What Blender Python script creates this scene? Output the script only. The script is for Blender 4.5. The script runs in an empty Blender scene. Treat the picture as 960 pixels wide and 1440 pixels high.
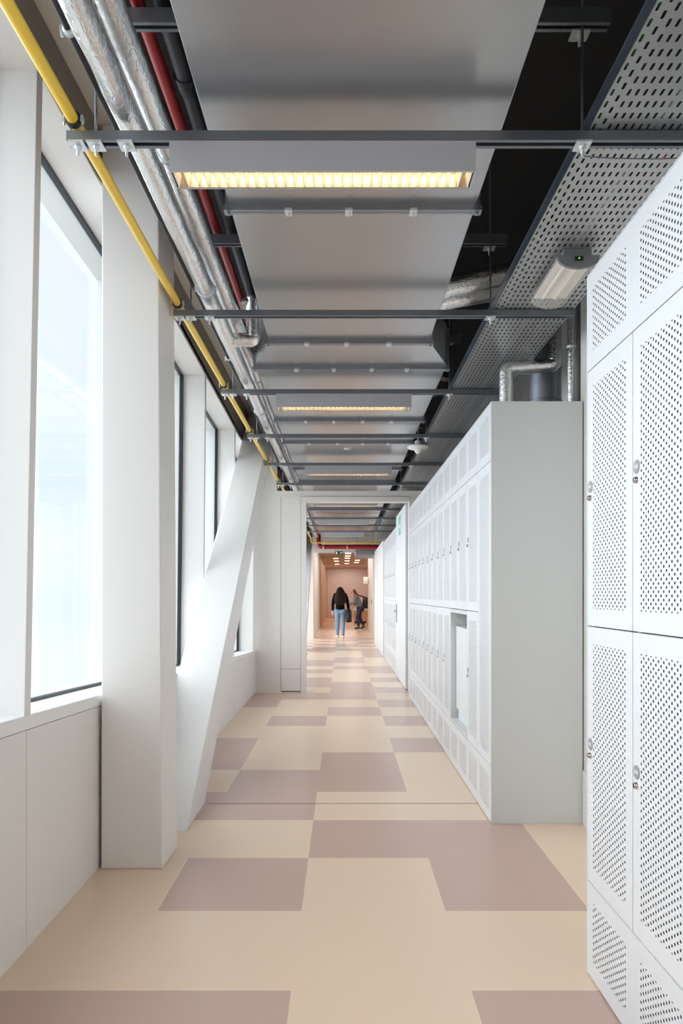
import bpy, bmesh, math, random
from mathutils import Vector, Matrix
random.seed(4)
H = 1.4                       # eye height
SC = bpy.context.scene
COL = SC.collection
PI = math.pi

# ------------------------------------------------------------------ materials
def lin(c):
    return tuple(((v/255/12.92) if v/255 <= 0.04045 else ((v/255+0.055)/1.055)**2.4) for v in c)

class NT:
    def __init__(s, m):
        s.t = m.node_tree
    def n(s, typ, **kw):
        nd = s.t.nodes.new(typ)
        for k, v in kw.items():
            setattr(nd, k, v)
        return nd
    def l(s, a, b):
        s.t.links.new(a, b)
    def m(s, op, a, b=None):
        nd = s.n('ShaderNodeMath', operation=op)
        for i, v in enumerate((a, b)):
            if v is None: continue
            if isinstance(v, (int, float)): nd.inputs[i].default_value = v
            else: s.l(v, nd.inputs[i])
        return nd.outputs[0]

def mat(name, rgb, rough=0.5, metal=0.0, spec=0.5, var=0.0, vscale=6.0, bump=0.0, bscale=80.0, stretch=None, emit=None, estr=0.0, coat=0.0):
    m = bpy.data.materials.new(name); m.use_nodes = True
    t = NT(m); b = m.node_tree.nodes['Principled BSDF']
    c = lin(rgb)
    b.inputs['Base Color'].default_value = (*c, 1)
    b.inputs['Roughness'].default_value = rough
    b.inputs['Metallic'].default_value = metal
    b.inputs['Specular IOR Level'].default_value = spec
    b.inputs['Coat Weight'].default_value = coat
    if emit:
        b.inputs['Emission Color'].default_value = (*lin(emit), 1)
        b.inputs['Emission Strength'].default_value = estr
    if var or bump:
        tc = t.n('ShaderNodeTexCoord'); src = tc.outputs['Object']
        if stretch:
            mp = t.n('ShaderNodeMapping'); mp.inputs['Scale'].default_value = stretch
            t.l(src, mp.inputs[0]); src = mp.outputs[0]
    if var:
        nz = t.n('ShaderNodeTexNoise'); nz.inputs['Scale'].default_value = vscale; nz.inputs['Detail'].default_value = 4
        t.l(src, nz.inputs['Vector'])
        mx = t.n('ShaderNodeMix', data_type='RGBA')
        mx.inputs[6].default_value = (*[v*(1-var) for v in c], 1)
        mx.inputs[7].default_value = (*[min(1, v*(1+var)) for v in c], 1)
        t.l(nz.outputs['Fac'], mx.inputs[0]); t.l(mx.outputs[2], b.inputs['Base Color'])
    if bump:
        nb = t.n('ShaderNodeTexNoise'); nb.inputs['Scale'].default_value = bscale; nb.inputs['Detail'].default_value = 3
        t.l(src, nb.inputs['Vector'])
        bp = t.n('ShaderNodeBump'); bp.inputs['Strength'].default_value = bump; bp.inputs['Distance'].default_value = 0.01
        t.l(nb.outputs['Fac'], bp.inputs['Height']); t.l(bp.outputs[0], b.inputs['Normal'])
    return m

def holes_mat(name, rgb, rough, metal, kind):
    """Sheet metal with real see-through perforations laid out in metres on the UV map."""
    m = mat(name, rgb, rough, metal)
    t = NT(m); b = m.node_tree.nodes['Principled BSDF']; out = m.node_tree.nodes['Material Output']
    uv = t.n('ShaderNodeUVMap'); sp = t.n('ShaderNodeSeparateXYZ'); t.l(uv.outputs[0], sp.inputs[0])
    u, v = sp.outputs[0], sp.outputs[1]
    if kind == 'round':
        pu, pv, r = 0.0166, 0.0238, 0.0046
        cu = t.m('DIVIDE', u, pu); ci = t.m('FLOOR', cu)
        off = t.m('MULTIPLY', t.m('MODULO', ci, 2.0), 0.5)
        fu = t.m('MULTIPLY', t.m('SUBTRACT', t.m('FRACT', cu), 0.5), pu)
        fv = t.m('MULTIPLY', t.m('SUBTRACT', t.m('FRACT', t.m('ADD', t.m('DIVIDE', v, pv), off)), 0.5), pv)
        d = t.m('SQRT', t.m('ADD', t.m('MULTIPLY', fu, fu), t.m('MULTIPLY', fv, fv)))
        mask = t.m('LESS_THAN', d, r)
    else:
        pu, pv = 0.0255, 0.053
        cu = t.m('DIVIDE', u, pu); ci = t.m('FLOOR', cu)
        first = t.m('LESS_THAN', ci, 1.5)
        off = t.m('MULTIPLY', t.m('MULTIPLY', first, ci), 0.5)
        fu = t.m('ABSOLUTE', t.m('MULTIPLY', t.m('SUBTRACT', t.m('FRACT', cu), 0.5), pu))
        fv = t.m('ABSOLUTE', t.m('MULTIPLY', t.m('SUBTRACT', t.m('FRACT', t.m('ADD', t.m('DIVIDE', v, pv), off)), 0.5), pv))
        # capsule slot
        dv = t.m('MAXIMUM', t.m('SUBTRACT', fv, 0.010), 0.0)
        d = t.m('SQRT', t.m('ADD', t.m('MULTIPLY', fu, fu), t.m('MULTIPLY', dv, dv)))
        mask = t.m('LESS_THAN', d, 0.0044)
        # pressed rib between the rows
        rib = t.m('GREATER_THAN', fv, 0.0255)
        bp = t.n('ShaderNodeBump'); bp.inputs['Strength'].default_value = 0.9; bp.inputs['Distance'].default_value = 0.004
        t.l(rib, bp.inputs['Height']); t.l(bp.outputs[0], b.inputs['Normal'])
    tr = t.n('ShaderNodeBsdfTransparent'); mx = t.n('ShaderNodeMixShader')
    t.l(mask, mx.inputs[0]); t.l(b.outputs[0], mx.inputs[1]); t.l(tr.outputs[0], mx.inputs[2]); t.l(mx.outputs[0], out.inputs[0])
    return m

def glass_mat(name, tint, gloss=0.3, rough=0.02):
    m = bpy.data.materials.new(name); m.use_nodes = True; t = NT(m)
    m.node_tree.nodes.clear()
    out = t.n('ShaderNodeOutputMaterial'); tr = t.n('ShaderNodeBsdfTransparent'); gl = t.n('ShaderNodeBsdfGlossy'); mx = t.n('ShaderNodeMixShader')
    lw = t.n('ShaderNodeLayerWeight'); lw.inputs[0].default_value = 0.12
    tr.inputs[0].default_value = (*tint, 1); gl.inputs['Roughness'].default_value = rough
    t.l(t.m('MULTIPLY', t.m('ADD', lw.outputs[1], 0.08), gloss), mx.inputs[0]); t.l(tr.outputs[0], mx.inputs[1]); t.l(gl.outputs[0], mx.inputs[2]); t.l(mx.outputs[0], out.inputs[0])
    return m

def foil_mat():
    m = mat('aluminium_foil', (234, 233, 232), 0.27, 1.0)
    t = NT(m); b = m.node_tree.nodes['Principled BSDF']
    tc = t.n('ShaderNodeTexCoord')
    mp = t.n('ShaderNodeMapping'); mp.inputs['Scale'].default_value = (1, 0.55, 1); t.l(tc.outputs['Object'], mp.inputs[0])
    n1 = t.n('ShaderNodeTexNoise'); n1.inputs['Scale'].default_value = 30; n1.inputs['Detail'].default_value = 6; n1.inputs['Distortion'].default_value = 0.8
    v1 = t.n('ShaderNodeTexVoronoi', feature='DISTANCE_TO_EDGE'); v1.inputs['Scale'].default_value = 45
    t.l(mp.outputs[0], n1.inputs['Vector']); t.l(mp.outputs[0], v1.inputs['Vector'])
    h = t.m('ADD', n1.outputs['Fac'], t.m('MULTIPLY', t.m('MINIMUM', v1.outputs['Distance'], 0.15), 0.8))
    bp = t.n('ShaderNodeBump'); bp.inputs['Strength'].default_value = 0.42; bp.inputs['Distance'].default_value = 0.012
    t.l(h, bp.inputs['Height']); t.l(bp.outputs[0], b.inputs['Normal'])
    return m

M = {}
M['white_wall'] = mat('white_wall_paint', (230, 225, 220), 0.55, var=0.015, vscale=3)
M['white_panel'] = mat('white_lacquer_panel', (234, 231, 228), 0.42, var=0.012, vscale=2)
M['sill'] = mat('white_sill_board', (240, 240, 238), 0.4)
M['joint'] = mat('panel_joint_shadow_gap', (120, 112, 104), 0.8)
M['beam'] = mat('taupe_beam_paint', (150, 142, 134), 0.6, var=0.03, vscale=4)
M['plaster'] = mat('pale_plaster', (216, 208, 196), 0.8, var=0.04, vscale=5)
M['ceiling'] = mat('dark_soffit', (36, 31, 28), 0.85, var=0.15, vscale=3)
M['cream'] = mat('cream_lino', (237, 210, 184), 0.27, spec=0.45, var=0.02, vscale=1.5, bump=0.015, bscale=30)
M['mauve'] = mat('mauve_lino', (204, 173, 160), 0.27, spec=0.45, var=0.02, vscale=1.5, bump=0.015, bscale=30)
M['seam'] = mat('floor_seam_strip', (110, 98, 88), 0.5)
M['orange_floor'] = mat('orange_hall_floor', (216, 172, 126), 0.3)  # far hall floor, a more orange tone than the corridor lino
M['locker'] = mat('white_powder_coat', (229, 230, 232), 0.32)
M['locker_perf'] = holes_mat('white_perforated_sheet', (229, 230, 232), 0.32, 0.0, 'round')
M['locker_in'] = mat('darkened_locker_inside', (104, 104, 106), 0.6)  # inside darkened in colour so the door holes look shaded
M['panel_end'] = mat('shaded_white_end_panel', (214, 216, 214), 0.45, var=0.012, vscale=2)  # same white paint as the lockers, with shade put into its colour
M['plate_grey'] = mat('grey_number_plate', (158, 156, 160), 0.4)
M['plate_white'] = mat('white_lettering', (240, 240, 242), 0.5)
M['chrome'] = mat('chrome', (200, 196, 190), 0.15, 1.0)
M['galv'] = mat('galvanised_sheet', (174, 175, 177), 0.27, 0.85, var=0.05, vscale=12, bump=0.02, bscale=120)
M['galv_dull'] = mat('galvanised_steel', (150, 154, 160), 0.38, 0.85, var=0.08, vscale=25)
M['galv_dark'] = mat('dull_zinc_channel', (130, 134, 140), 0.42, 0.8, var=0.08, vscale=25)
M['zinc'] = mat('bright_zinc_plate', (214, 218, 220), 0.32, 0.6)
M['tray'] = holes_mat('perforated_tray_sheet', (178, 180, 181), 0.42, 0.75, 'slot')
M['tray_side'] = mat('tray_side_steel', (120, 128, 140), 0.35, 0.85)
M['foil'] = foil_mat()
M['yellow'] = mat('yellow_gloss_paint', (238, 198, 66), 0.32)
M['red'] = mat('red_gloss_paint', (150, 14, 20), 0.3)
M['black_rubber'] = mat('black_rubber', (24, 24, 28), 0.5)
M['dark_pipe'] = mat('dark_grey_plastic', (44, 45, 50), 0.45)
M['black_frame'] = mat('black_window_frame', (28, 32, 38), 0.4)
M['glass'] = glass_mat('window_glass', (0.93, 0.965, 0.985))
M['clear'] = mat('clear_plastic_cover', (238, 234, 228), 0.12)
_t = NT(M['clear']); _b = M['clear'].node_tree.nodes['Principled BSDF']; _tr = _t.n('ShaderNodeBsdfTransparent'); _mx = _t.n('ShaderNodeMixShader')
_tr.inputs[0].default_value = (0.95, 0.94, 0.92, 1); _mx.inputs[0].default_value = 0.80
_t.l(_b.outputs[0], _mx.inputs[1]); _t.l(_tr.outputs[0], _mx.inputs[2]); _t.l(_mx.outputs[0], M['clear'].node_tree.nodes['Material Output'].inputs[0])
M['lum_body'] = mat('grey_satin_luminaire', (178, 177, 181), 0.42, 0.15)
M['lum_in'] = mat('bright_louver_aluminium', (184, 178, 168), 0.3, 0.8)
M['lum_blade'] = mat('cream_louvre_blade', (250, 243, 230), 0.3)
M['tube'] = mat('warm_tube', (255, 230, 190), 0.5, emit=(255, 224, 176), estr=5.5)
M['hall_light'] = mat('warm_ceiling_light', (255, 236, 214), 0.5, emit=(255, 214, 180), estr=3.0)
M['reflector'] = mat('white_reflector', (232, 228, 222), 0.35)
M['grey_plastic'] = mat('grey_plastic', (120, 120, 122), 0.45)
M['led_green'] = mat('green_led', (140, 220, 60), 0.4, emit=(150, 240, 60), estr=0.5)
M['white_plastic'] = mat('white_plastic', (240, 240, 238), 0.4)
M['green_cable'] = mat('green_cable_sheath', (44, 104, 46), 0.5)
M['black_cable'] = mat('black_cable_sheath', (22, 22, 24), 0.5)
M['red_cable'] = mat('red_cable_sheath', (170, 50, 36), 0.5)
M['grey_cable'] = mat('grey_cable_sheath', (140, 140, 140), 0.5)
M['pink'] = mat('dusty_pink_plaster', (204, 188, 182), 0.7, var=0.02, vscale=2)
M['pink_door'] = mat('dusty_pink_door', (206, 188, 180), 0.6)
M['oak'] = mat('oak_cladding', (220, 184, 142), 0.5, var=0.08, vscale=8, stretch=(6, 6, 0.6))
M['green_sign'] = mat('green_sign_face', (20, 96, 62), 0.4, emit=(10, 90, 56), estr=0.12)
M['green_sticker'] = mat('mint_green_sticker', (96, 186, 156), 0.5)
M['sign_white'] = mat('white_pictogram', (236, 244, 238), 0.5, emit=(220, 240, 226), estr=0.25)
M['fire_door'] = mat('white_fire_door', (228, 229, 231), 0.42)
M['steel'] = mat('brushed_steel', (190, 190, 190), 0.3, 1.0)
M['skin'] = mat('skin', (222, 176, 150), 0.55)
M['hair_dark'] = mat('dark_brown_hair', (38, 24, 18), 0.6, spec=0.15, var=0.35, vscale=40, stretch=(3, 3, .3), bump=0.4, bscale=90)
M['hair_red'] = mat('auburn_hair', (112, 66, 46), 0.6, spec=0.2, var=0.3, vscale=40, stretch=(3, 3, .3), bump=0.4, bscale=90)
M['black_knit'] = mat('black_knit', (16, 16, 20), 0.9, spec=0.1, bump=0.2, bscale=120)
M['grey_knit'] = mat('grey_knit', (128, 128, 138), 0.85, bump=0.2, bscale=120)
M['light_denim'] = mat('light_blue_denim', (122, 148, 178), 0.8, var=0.14, vscale=9, bump=0.1, bscale=150)
M['dark_denim'] = mat('dark_blue_denim', (50, 62, 92), 0.8, var=0.12, vscale=9, bump=0.1, bscale=150)
M['white_shoe'] = mat('white_canvas_shoe', (232, 232, 232), 0.6)
M['black_shoe'] = mat('black_canvas_shoe', (26, 26, 28), 0.6)
M['black_leather'] = mat('black_leather', (24, 24, 26), 0.45, bump=0.15, bscale=60)
M['eye'] = mat('dark_eye', (30, 24, 22), 0.3)
M['lip'] = mat('lip', (176, 104, 98), 0.5)
M['lamp_paper'] = mat('white_lamp_shade', (238, 232, 224), 0.7)

# ------------------------------------------------------------------ mesh builder
class MB:
    def __init__(s):
        s.v = []; s.f = []; s.mi = []; s.uv = []; s.sm = []
    def add(s, vs, fs, mi=0, smooth=False, uvs=None):
        o = len(s.v); s.v += [Vector(p) for p in vs]
        for i, f in enumerate(fs):
            s.f.append([o+k for k in f]); s.mi.append(mi); s.sm.append(smooth)
            s.uv.append(uvs[i] if uvs else None)
        return s
    def box(s, x0, x1, y0, y1, z0, z1, mi=0):
        vs = [(x, y, z) for x in (x0, x1) for y in (y0, y1) for z in (z0, z1)]
        return s.add(vs, [(0,1,3,2),(4,6,7,5),(0,4,5,1),(2,3,7,6),(0,2,6,4),(1,5,7,3)], mi)
    def hexa(s, p, mi=0):
        """8 points: bottom ring 0-3, top ring 4-7"""
        return s.add(p, [(3,2,1,0),(4,5,6,7),(0,1,5,4),(1,2,6,5),(2,3,7,6),(3,0,4,7)], mi)
    def prism(s, poly, axis, a, b, mi=0):
        """polygon in the two axes other than `axis`, extruded from a to b"""
        def P(q, w):
            return (w, q[0], q[1]) if axis == 0 else ((q[0], w, q[1]) if axis == 1 else (q[0], q[1], w))
        n = len(poly)
        vs = [P(q, a) for q in poly] + [P(q, b) for q in poly]
        fs = [tuple(range(n))[::-1], tuple(range(n, 2*n))] + [(i, (i+1) % n, n+(i+1) % n, n+i) for i in range(n)]
        return s.add(vs, fs, mi)
    def quad(s, pts, mi=0, uv=None):
        return s.add(pts, [(0,1,2,3)], mi, uvs=[uv] if uv else None)
    def tube(s, pts, r, seg=16, mi=0, cap=True, smooth=True):
        pts = [Vector(p) for p in pts]; n = len(pts)
        rr = r if isinstance(r, (list, tuple)) else [r]*n
        d0 = (pts[1]-pts[0]).normalized()
        up = Vector((0,0,1)) if abs(d0.z) < 0.9 else Vector((1,0,0))
        a = d0.cross(up).normalized(); rings = []
        for i in range(n):
            din = (pts[i]-pts[i-1]).normalized() if i else (pts[1]-pts[0]).normalized()
            dout = (pts[i+1]-pts[i]).normalized() if i < n-1 else din
            t = (din+dout).normalized()
            a = (a - t*a.dot(t)).normalized(); b = t.cross(a)
            rings.append([pts[i] + (a*math.cos(2*PI*k/seg)+b*math.sin(2*PI*k/seg))*rr[i] for k in range(seg)])
        vs = [p for R in rings for p in R]
        fs = [(i*seg+k, i*seg+(k+1) % seg, (i+1)*seg+(k+1) % seg, (i+1)*seg+k) for i in range(n-1) for k in range(seg)]
        s.add(vs, fs, mi, smooth)
        if cap:
            s.add(rings[0], [tuple(range(seg))[::-1]], mi); s.add(rings[-1], [tuple(range(seg))], mi)
        return s
    def lathe(s, prof, c, axis='z', seg=28, mi=0):
        """profile of (radius, height) turned about an axis through c"""
        vs = []
        for r, h in prof:
            for k in range(seg):
                u, w = r*math.cos(2*PI*k/seg), r*math.sin(2*PI*k/seg)
                p = (u, w, h) if axis == 'z' else ((h, u, w) if axis == 'x' else (u, h, w))
                vs.append((c[0]+p[0], c[1]+p[1], c[2]+p[2]))
        n = len(prof)
        fs = [(i*seg+k, i*seg+(k+1) % seg, (i+1)*seg+(k+1) % seg, (i+1)*seg+k) for i in range(n-1) for k in range(seg)]
        s.add(vs, fs, mi, True)
        s.add(vs[:seg], [tuple(range(seg))[::-1]], mi); s.add(vs[-seg:], [tuple(range(seg))], mi)
        return s
    def mesh(s, name, mats, off=Vector((0,0,0))):
        me = bpy.data.meshes.new(name)
        me.from_pydata([tuple(p-off) for p in s.v], [], s.f)
        for m in mats: me.materials.append(m)
        for p, mi, sm in zip(me.polygons, s.mi, s.sm):
            p.material_index = mi; p.use_smooth = sm
        if any(u for u in s.uv):
            L = me.uv_layers.new(name='UVMap')
            for p, u in zip(me.polygons, s.uv):
                if u:
                    for li, q in zip(p.loop_indices, u): L.data[li].uv = q
        bm = bmesh.new(); bm.from_mesh(me)
        bmesh.ops.recalc_face_normals(bm, faces=bm.faces); bm.to_mesh(me); bm.free()
        return me
    def build(s, name, mats, parent=None, bevel=0.0, label=None):
        mats = mats if isinstance(mats, (list, tuple)) else [mats]
        if parent is None:
            lo = [min(p[i] for p in s.v) for i in range(3)]; hi = [max(p[i] for p in s.v) for i in range(3)]
            off = Vector(((lo[0]+hi[0])/2, (lo[1]+hi[1])/2, lo[2]))
        else:
            off = WLOC[parent.name]
        o = bpy.data.objects.new(name, s.mesh(name, mats, off)); COL.objects.link(o)
        WLOC[o.name] = off
        if parent is None: o.location = off
        else: o.parent = parent
        if bevel:
            bv = o.modifiers.new('Bevel', 'BEVEL'); bv.width = bevel; bv.segments = 2; bv.limit_method = 'ANGLE'; bv.angle_limit = 0.7
        if label: o['label'] = label
        return o
WLOC = {}

def tag(o, label=None, cat=None, group=None, kind=None):
    if label: o['label'] = label
    if cat: o['category'] = cat
    if group: o['group'] = group
    if kind: o['kind'] = kind
    return o
def thing(name, loc, label, cat, group=None):
    o = bpy.data.objects.new(name, None); COL.objects.link(o); o.location = loc; o.empty_display_size = 0.1
    WLOC[o.name] = Vector(loc)
    return tag(o, label, cat, group)
def struct(name, mb, mats, bevel=0.0):
    return tag(mb.build(name, mats, None, bevel), kind='structure')
def copy_tree(o, parent=None):
    c = o.copy(); COL.objects.link(c)
    WLOC[c.name] = WLOC[o.name]
    if parent is not None: c.parent = parent
    for ch in list(o.children):
        copy_tree(ch, c)
    return c
def rounded(pts, rad, n=5):
    """round the inner corners of a polyline"""
    pts = [Vector(p) for p in pts]; out = [pts[0]]
    for i in range(1, len(pts)-1):
        a, b, c = pts[i-1], pts[i], pts[i+1]
        p, q = b+(a-b).normalized()*rad, b+(c-b).normalized()*rad
        for k in range(n+1):
            t = k/n; out.append(p*(1-t)**2 + b*2*t*(1-t) + q*t*t)
    return out+[pts[-1]]
ORD = ['first','second','third','fourth','fifth','sixth','seventh','eighth','ninth','tenth','eleventh','twelfth','thirteenth']

# ------------------------------------------------------------------ camera
cam = bpy.data.cameras.new('camera'); co = bpy.data.objects.new('camera', cam); COL.objects.link(co)
co.location = (0, 0, H); co.rotation_euler = (PI/2, 0, 0)
cam.sensor_fit = 'VERTICAL'; cam.sensor_height = 36; cam.lens = 36*1000/1440
cam.shift_x = -2/1440; cam.shift_y = 116/1440; cam.clip_start = 0.05; cam.clip_end = 200
SC.camera = co

# ------------------------------------------------------------------ floor
TX0, TW = -0.183, 0.637
def line_y(k): return 1400*(0.001795+0.000452*k)
rows = {  # columns A, B, C, D ; 1 = mauve
 -1:'1101', 0:'0000', 1:'0101', 2:'0011', 3:'1100', 4:'0110', 5:'1010', 6:'1001', 7:'0000', 8:'0101', 9:'0010', 10:'1001',
 11:'1110', 12:'0011', 13:'0110', 14:'1101', 15:'0000', 16:'0101', 17:'0011', 18:'1100', 19:'0110', 20:'1010', 21:'0001', 22:'1001',
 23:'0101', 24:'1111', 25:'0100', 26:'1011', 27:'0110', 28:'1001', 29:'0100', 30:'1010', 31:'0101', 32:'1010'}
fl = MB()
kk = list(range(-11, 33))
for k in kk:
    y0, y1 = line_y(k), line_y(k+1)
    y0 = max(y0, -5)
    if y1 <= -5: continue
    pat = rows.get(k, '0000' if k % 2 else '0110')
    xs = [-1.6] + [TX0+TW*j for j in (-1, 0, 1)] + [2.0]
    for j in range(4):
        a, b = xs[j], xs[j+1]
        if j == 3:
            fl.quad([(a,y0,0),(TX0+2*TW,y0,0),(TX0+2*TW,y1,0),(a,y1,0)], int(pat[3]))
            fl.quad([(TX0+2*TW,y0,0),(b,y0,0),(b,y1,0),(TX0+2*TW,y1,0)], 0)
        else:
            fl.quad([(a,y0,0),(b,y0,0),(b,y1,0),(a,y1,0)], int(pat[j]))
yend = line_y(33)
fl.quad([(-1.6,yend,0),(2.0,yend,0),(2.0,29.5,0),(-1.6,29.5,0)], 0)
fl.quad([(-1.6,29.5,0),(2.0,29.5,0),(2.0,43.4,0),(-1.6,43.4,0)], 2)
fl.box(-1.6, 2.0, -5, 43.4, -0.12, -0.01, 0)
struct('floor', fl, [M['cream'], M['mauve'], M['orange_floor']])
sm = MB(); sm.box(-0.92, 0.905, 4.758, 4.766, 0.0, 0.0012); struct('trim_floor_joint', sm, M['seam'])

# ------------------------------------------------------------------ leaning facade (its rails fall gently along the corridor)
TH = 0.044; cs, sn = math.cos(TH), math.sin(TH)
def F(x, s, t): return (x, s*cs+t*sn, t*cs-s*sn)
def fbox(mb, x0, x1, s0, s1, t0, t1, mi=0):
    vs = [F(x, s, t) for x in (x0, x1) for s in (s0, s1) for t in (t0, t1)]
    mb.add(vs, [(0,1,3,2),(4,6,7,5),(0,4,5,1),(2,3,7,6),(0,2,6,4),(1,5,7,3)], mi)
XW, XG, XO = -1.25, -1.445, -1.62
T_SILL, T_SEAM, T_HEAD = 1.045, 0.988, 3.673
YE = 22.6
fins = [2.75+1.775*k for k in range(-4, 12)]
sp = MB()
def seamz(y): return (T_SEAM - sn*y)/cs
sp.prism([(-5,0),(YE,0),(YE,seamz(YE)),(-5,seamz(-5))], 0, XO, XW-0.013, 1)
edges = [-5]+[f+0.06 for f in fins if f < 21.5]+[YE]
for a, b in zip(edges[:-1], edges[1:]):
    if a < 10.2 < b or True:
        a2, b2 = a+0.002, b-0.002
        sp.prism([(a2,0),(b2,0),(b2,seamz(b2)-0.003),(a2,seamz(a2)-0.003)], 0, XW-0.013, XW, 0)
struct('wall_left', sp, [M['white_panel'], M['joint']])
sl = MB(); fbox(sl, XO, XW+0.004, -5.2, 21.6, T_SEAM, T_SILL); struct('trim_window_sill', sl, M['sill'], 0.003)
hd = MB(); fbox(hd, XO, XW, -5.2, 21.6, T_HEAD, T_HEAD+0.06); struct('trim_window_head', hd, M['white_wall'])
def headz(y): return (T_HEAD+0.06 - sn*y)/cs
bm_ = MB(); bm_.prism([(-5,headz(-5)),(YE,headz(YE)),(YE,3.9),(-5,3.9)], 0, XO, XW+0.002)
struct('beam_left', bm_, M['beam'])
for i, f in enumerate(fins):
    if f < -4.9 or f > 21.3: continue
    fb = MB(); fbox(fb, XO, XW, f, f+0.055, T_SILL-0.002, T_HEAD+0.002); struct('trim_%d' % (i+1), fb, M['white_panel'], 0.002)
wn = 0
for a, b in zip(fins[:-1], fins[1:]):
    if b > 21.4: break
    wn += 1
    s0, s1 = a+0.055, b; w = 0.03; fr = MB()
    fbox(fr, XG-0.03, XG, s0, s1, T_SILL, T_SILL+w*0.5); fbox(fr, XG-0.03, XG, s0, s1, T_HEAD-w*0.7, T_HEAD)
    fbox(fr, XG-0.03, XG, s0, s0+w, T_SILL+w*.5, T_HEAD-w*0.7); fbox(fr, XG-0.03, XG, s1-w, s1, T_SILL+w*.5, T_HEAD-w*0.7)
    wo = struct('window_%d' % wn, fr, M['black_frame'])
    gp = MB(); fbox(gp, XG-0.019, XG-0.011, s0+w, s1-w, T_SILL+w*.5, T_HEAD-w*0.7); gp.build('pane', M['glass'], wo)

# ------------------------------------------------------------------ other walls and the ceiling
cl = MB(); cl.box(-1.62, 2.0, -5, 22.5, 3.83, 3.95); struct('ceiling', cl, M['ceiling'])
ct = MB(); ct.box(XW+0.002, -0.98, -5, 10.2, 3.80, 3.83); struct('trim_ceiling_edge', ct, M['plaster'])
wr = MB(); wr.box(1.47, 1.75, -5, 4.40, 0, 3.22); wr.box(1.75, 1.95, -5, 22.4, 0, 3.83); wr.box(1.47, 1.75, -5, 4.40, 3.22, 3.83, 1); struct('wall_right', wr, [M['white_wall'], M['ceiling']])  # upper part coloured dark to stand in for shade behind the tray
bb = MB(); bb.box(1.458, 1.47, -5, 4.33, 0, 0.33); struct('baseboard_right', bb, M['white_panel'], 0.003)
wb = MB(); wb.box(-1.62, 1.95, -5.15, -5.0, 0, 3.83); struct('wall_back', wb, M['beam'])
# portal wall round the fire door
PY = 10.2
pw = MB()
pw.box(-1.62, -0.95, PY, PY+0.16, 0, 3.83); pw.box(-0.95, -0.53, PY, PY+0.16, 0, 2.885)
pw.box(-0.53, 0.95, PY, PY+0.16, 2.73, 2.885); pw.box(0.95, 1.75, PY, PY+0.16, 0, 2.885)
struct('wall_portal', pw, M['white_wall'])
pt = MB()   # flush lining boards on the portal, with a fine joint between them
pt.box(-0.885, -0.605, PY-0.012, PY-0.0005, 0.335, 2.80); pt.box(-0.885, -0.605, PY-0.012, PY-0.0005, 0.02, 0.329)
pt.box(-0.60, -0.53, PY-0.02, PY-0.0005, 0.0, 2.80); pt.box(-0.529, 0.95, PY-0.02, PY-0.0005, 2.73, 2.80)
for q in ((-0.891,-0.886,0.02,2.80),(-0.604,-0.601,0.02,2.80)): pt.box(q[0], q[1], PY-0.004, PY-0.0005, q[2], q[3], 1)
pt.box(-0.885, -0.605, PY-0.004, PY-0.0005, 0.3295, 0.3345, 1); pt.box(-0.885, -0.53, PY-0.016, PY-0.0005, 0.0, 0.0195, 1) if False else pt.box(-0.885, -0.605, PY-0.004, PY-0.0005, 0.0, 0.0195, 1)
pt.box(-0.60, 0.95, PY-0.006, PY-0.0005, 2.801, 2.806, 1)
struct('trim_portal', pt, [M['white_wall'], M['joint']])

# ------------------------------------------------------------------ columns
cm = MB(); cm.hexa([(-1.233,3.627,0),(-0.921,3.627,0),(-0.915,3.935,0),(-1.233,3.935,0),(-1.229,3.627,3.80),(-0.943,3.627,3.80),(-0.937,3.935,3.80),(-1.229,3.935,3.80)])
t = tag(cm.build('column', M['white_panel'], None, 0.006), 'upright white boxed column standing against the window wall, ahead of the slanted brace', 'column', kind='thing')
def brace(y0, label):
    k = 1.367; z1 = 3.795
    yt = min(y0+0.555+k*z1, 22.6); b = MB(); b.prism([(y0,0),(y0+0.555,0),(yt,(yt-y0-0.555)/k),(yt,min(z1,(yt-y0)/k)),(min(yt,y0+k*z1),min(z1,(yt-y0)/k))][:5] if yt == 22.6 else [(y0,0),(y0+0.555,0),(y0+0.555+k*z1,z1),(y0+k*z1,z1)], 0, -1.232, -0.925)
    return tag(b.build('diagonal_brace', M['white_panel'], None, 0.006), label, 'diagonal column', 'slanted braces along the window wall', kind='thing')
brace(4.2, 'broad white slanted brace leaning away along the window wall behind the upright column')
brace(17.25, 'distant white slanted brace seen through the doorway at the window side')

# ------------------------------------------------------------------ lockers
LW = 0.41; LD = 0.55; LH = 2.575; XF = 0.904
Z_B, Z_M, Z_T = 0.346, 1.284, 2.22
# local frame: x = into the unit from its face, y = along the corridor (0 near edge), z up
def perf_panel(y0, y1, z0, z1, m=0.052, mz=0.062, gy=0.0025):
    mb = MB(); e = 0.018; g = 0.0025
    y0 += gy; y1 -= gy; z0 += g; z1 -= g
    a, b, c, d = y0+m, y1-m, z0+mz, z1-mz
    def q(ya, yb, za, zb, mi=0, uv=None): mb.quad([(0,ya,za),(0,yb,za),(0,yb,zb),(0,ya,zb)], mi, uv)
    q(y0, y1, z0, c); q(y0, y1, d, z1); q(y0, a, c, d); q(b, y1, c, d)
    nu, nv = round((b-a)/0.0166), round((d-c)/0.0238*2)/2
    U, V = nu*0.0166, nv*0.0238
    q(a, b, c, d, 1, [(0,0),(U,0),(U,V),(0,V)])
    for p in (((0,y0,z0),(e,y0,z0),(e,y0,z1),(0,y0,z1)), ((0,y1,z0),(e,y1,z0),(e,y1,z1),(0,y1,z1)),
              ((0,y0,z0),(e,y0,z0),(e,y1,z0),(0,y1,z0)), ((0,y0,z1),(e,y0,z1),(e,y1,z1),(0,y1,z1))): mb.quad(p)
    return mb
LM = [M['locker'], M['locker_perf']]
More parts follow.
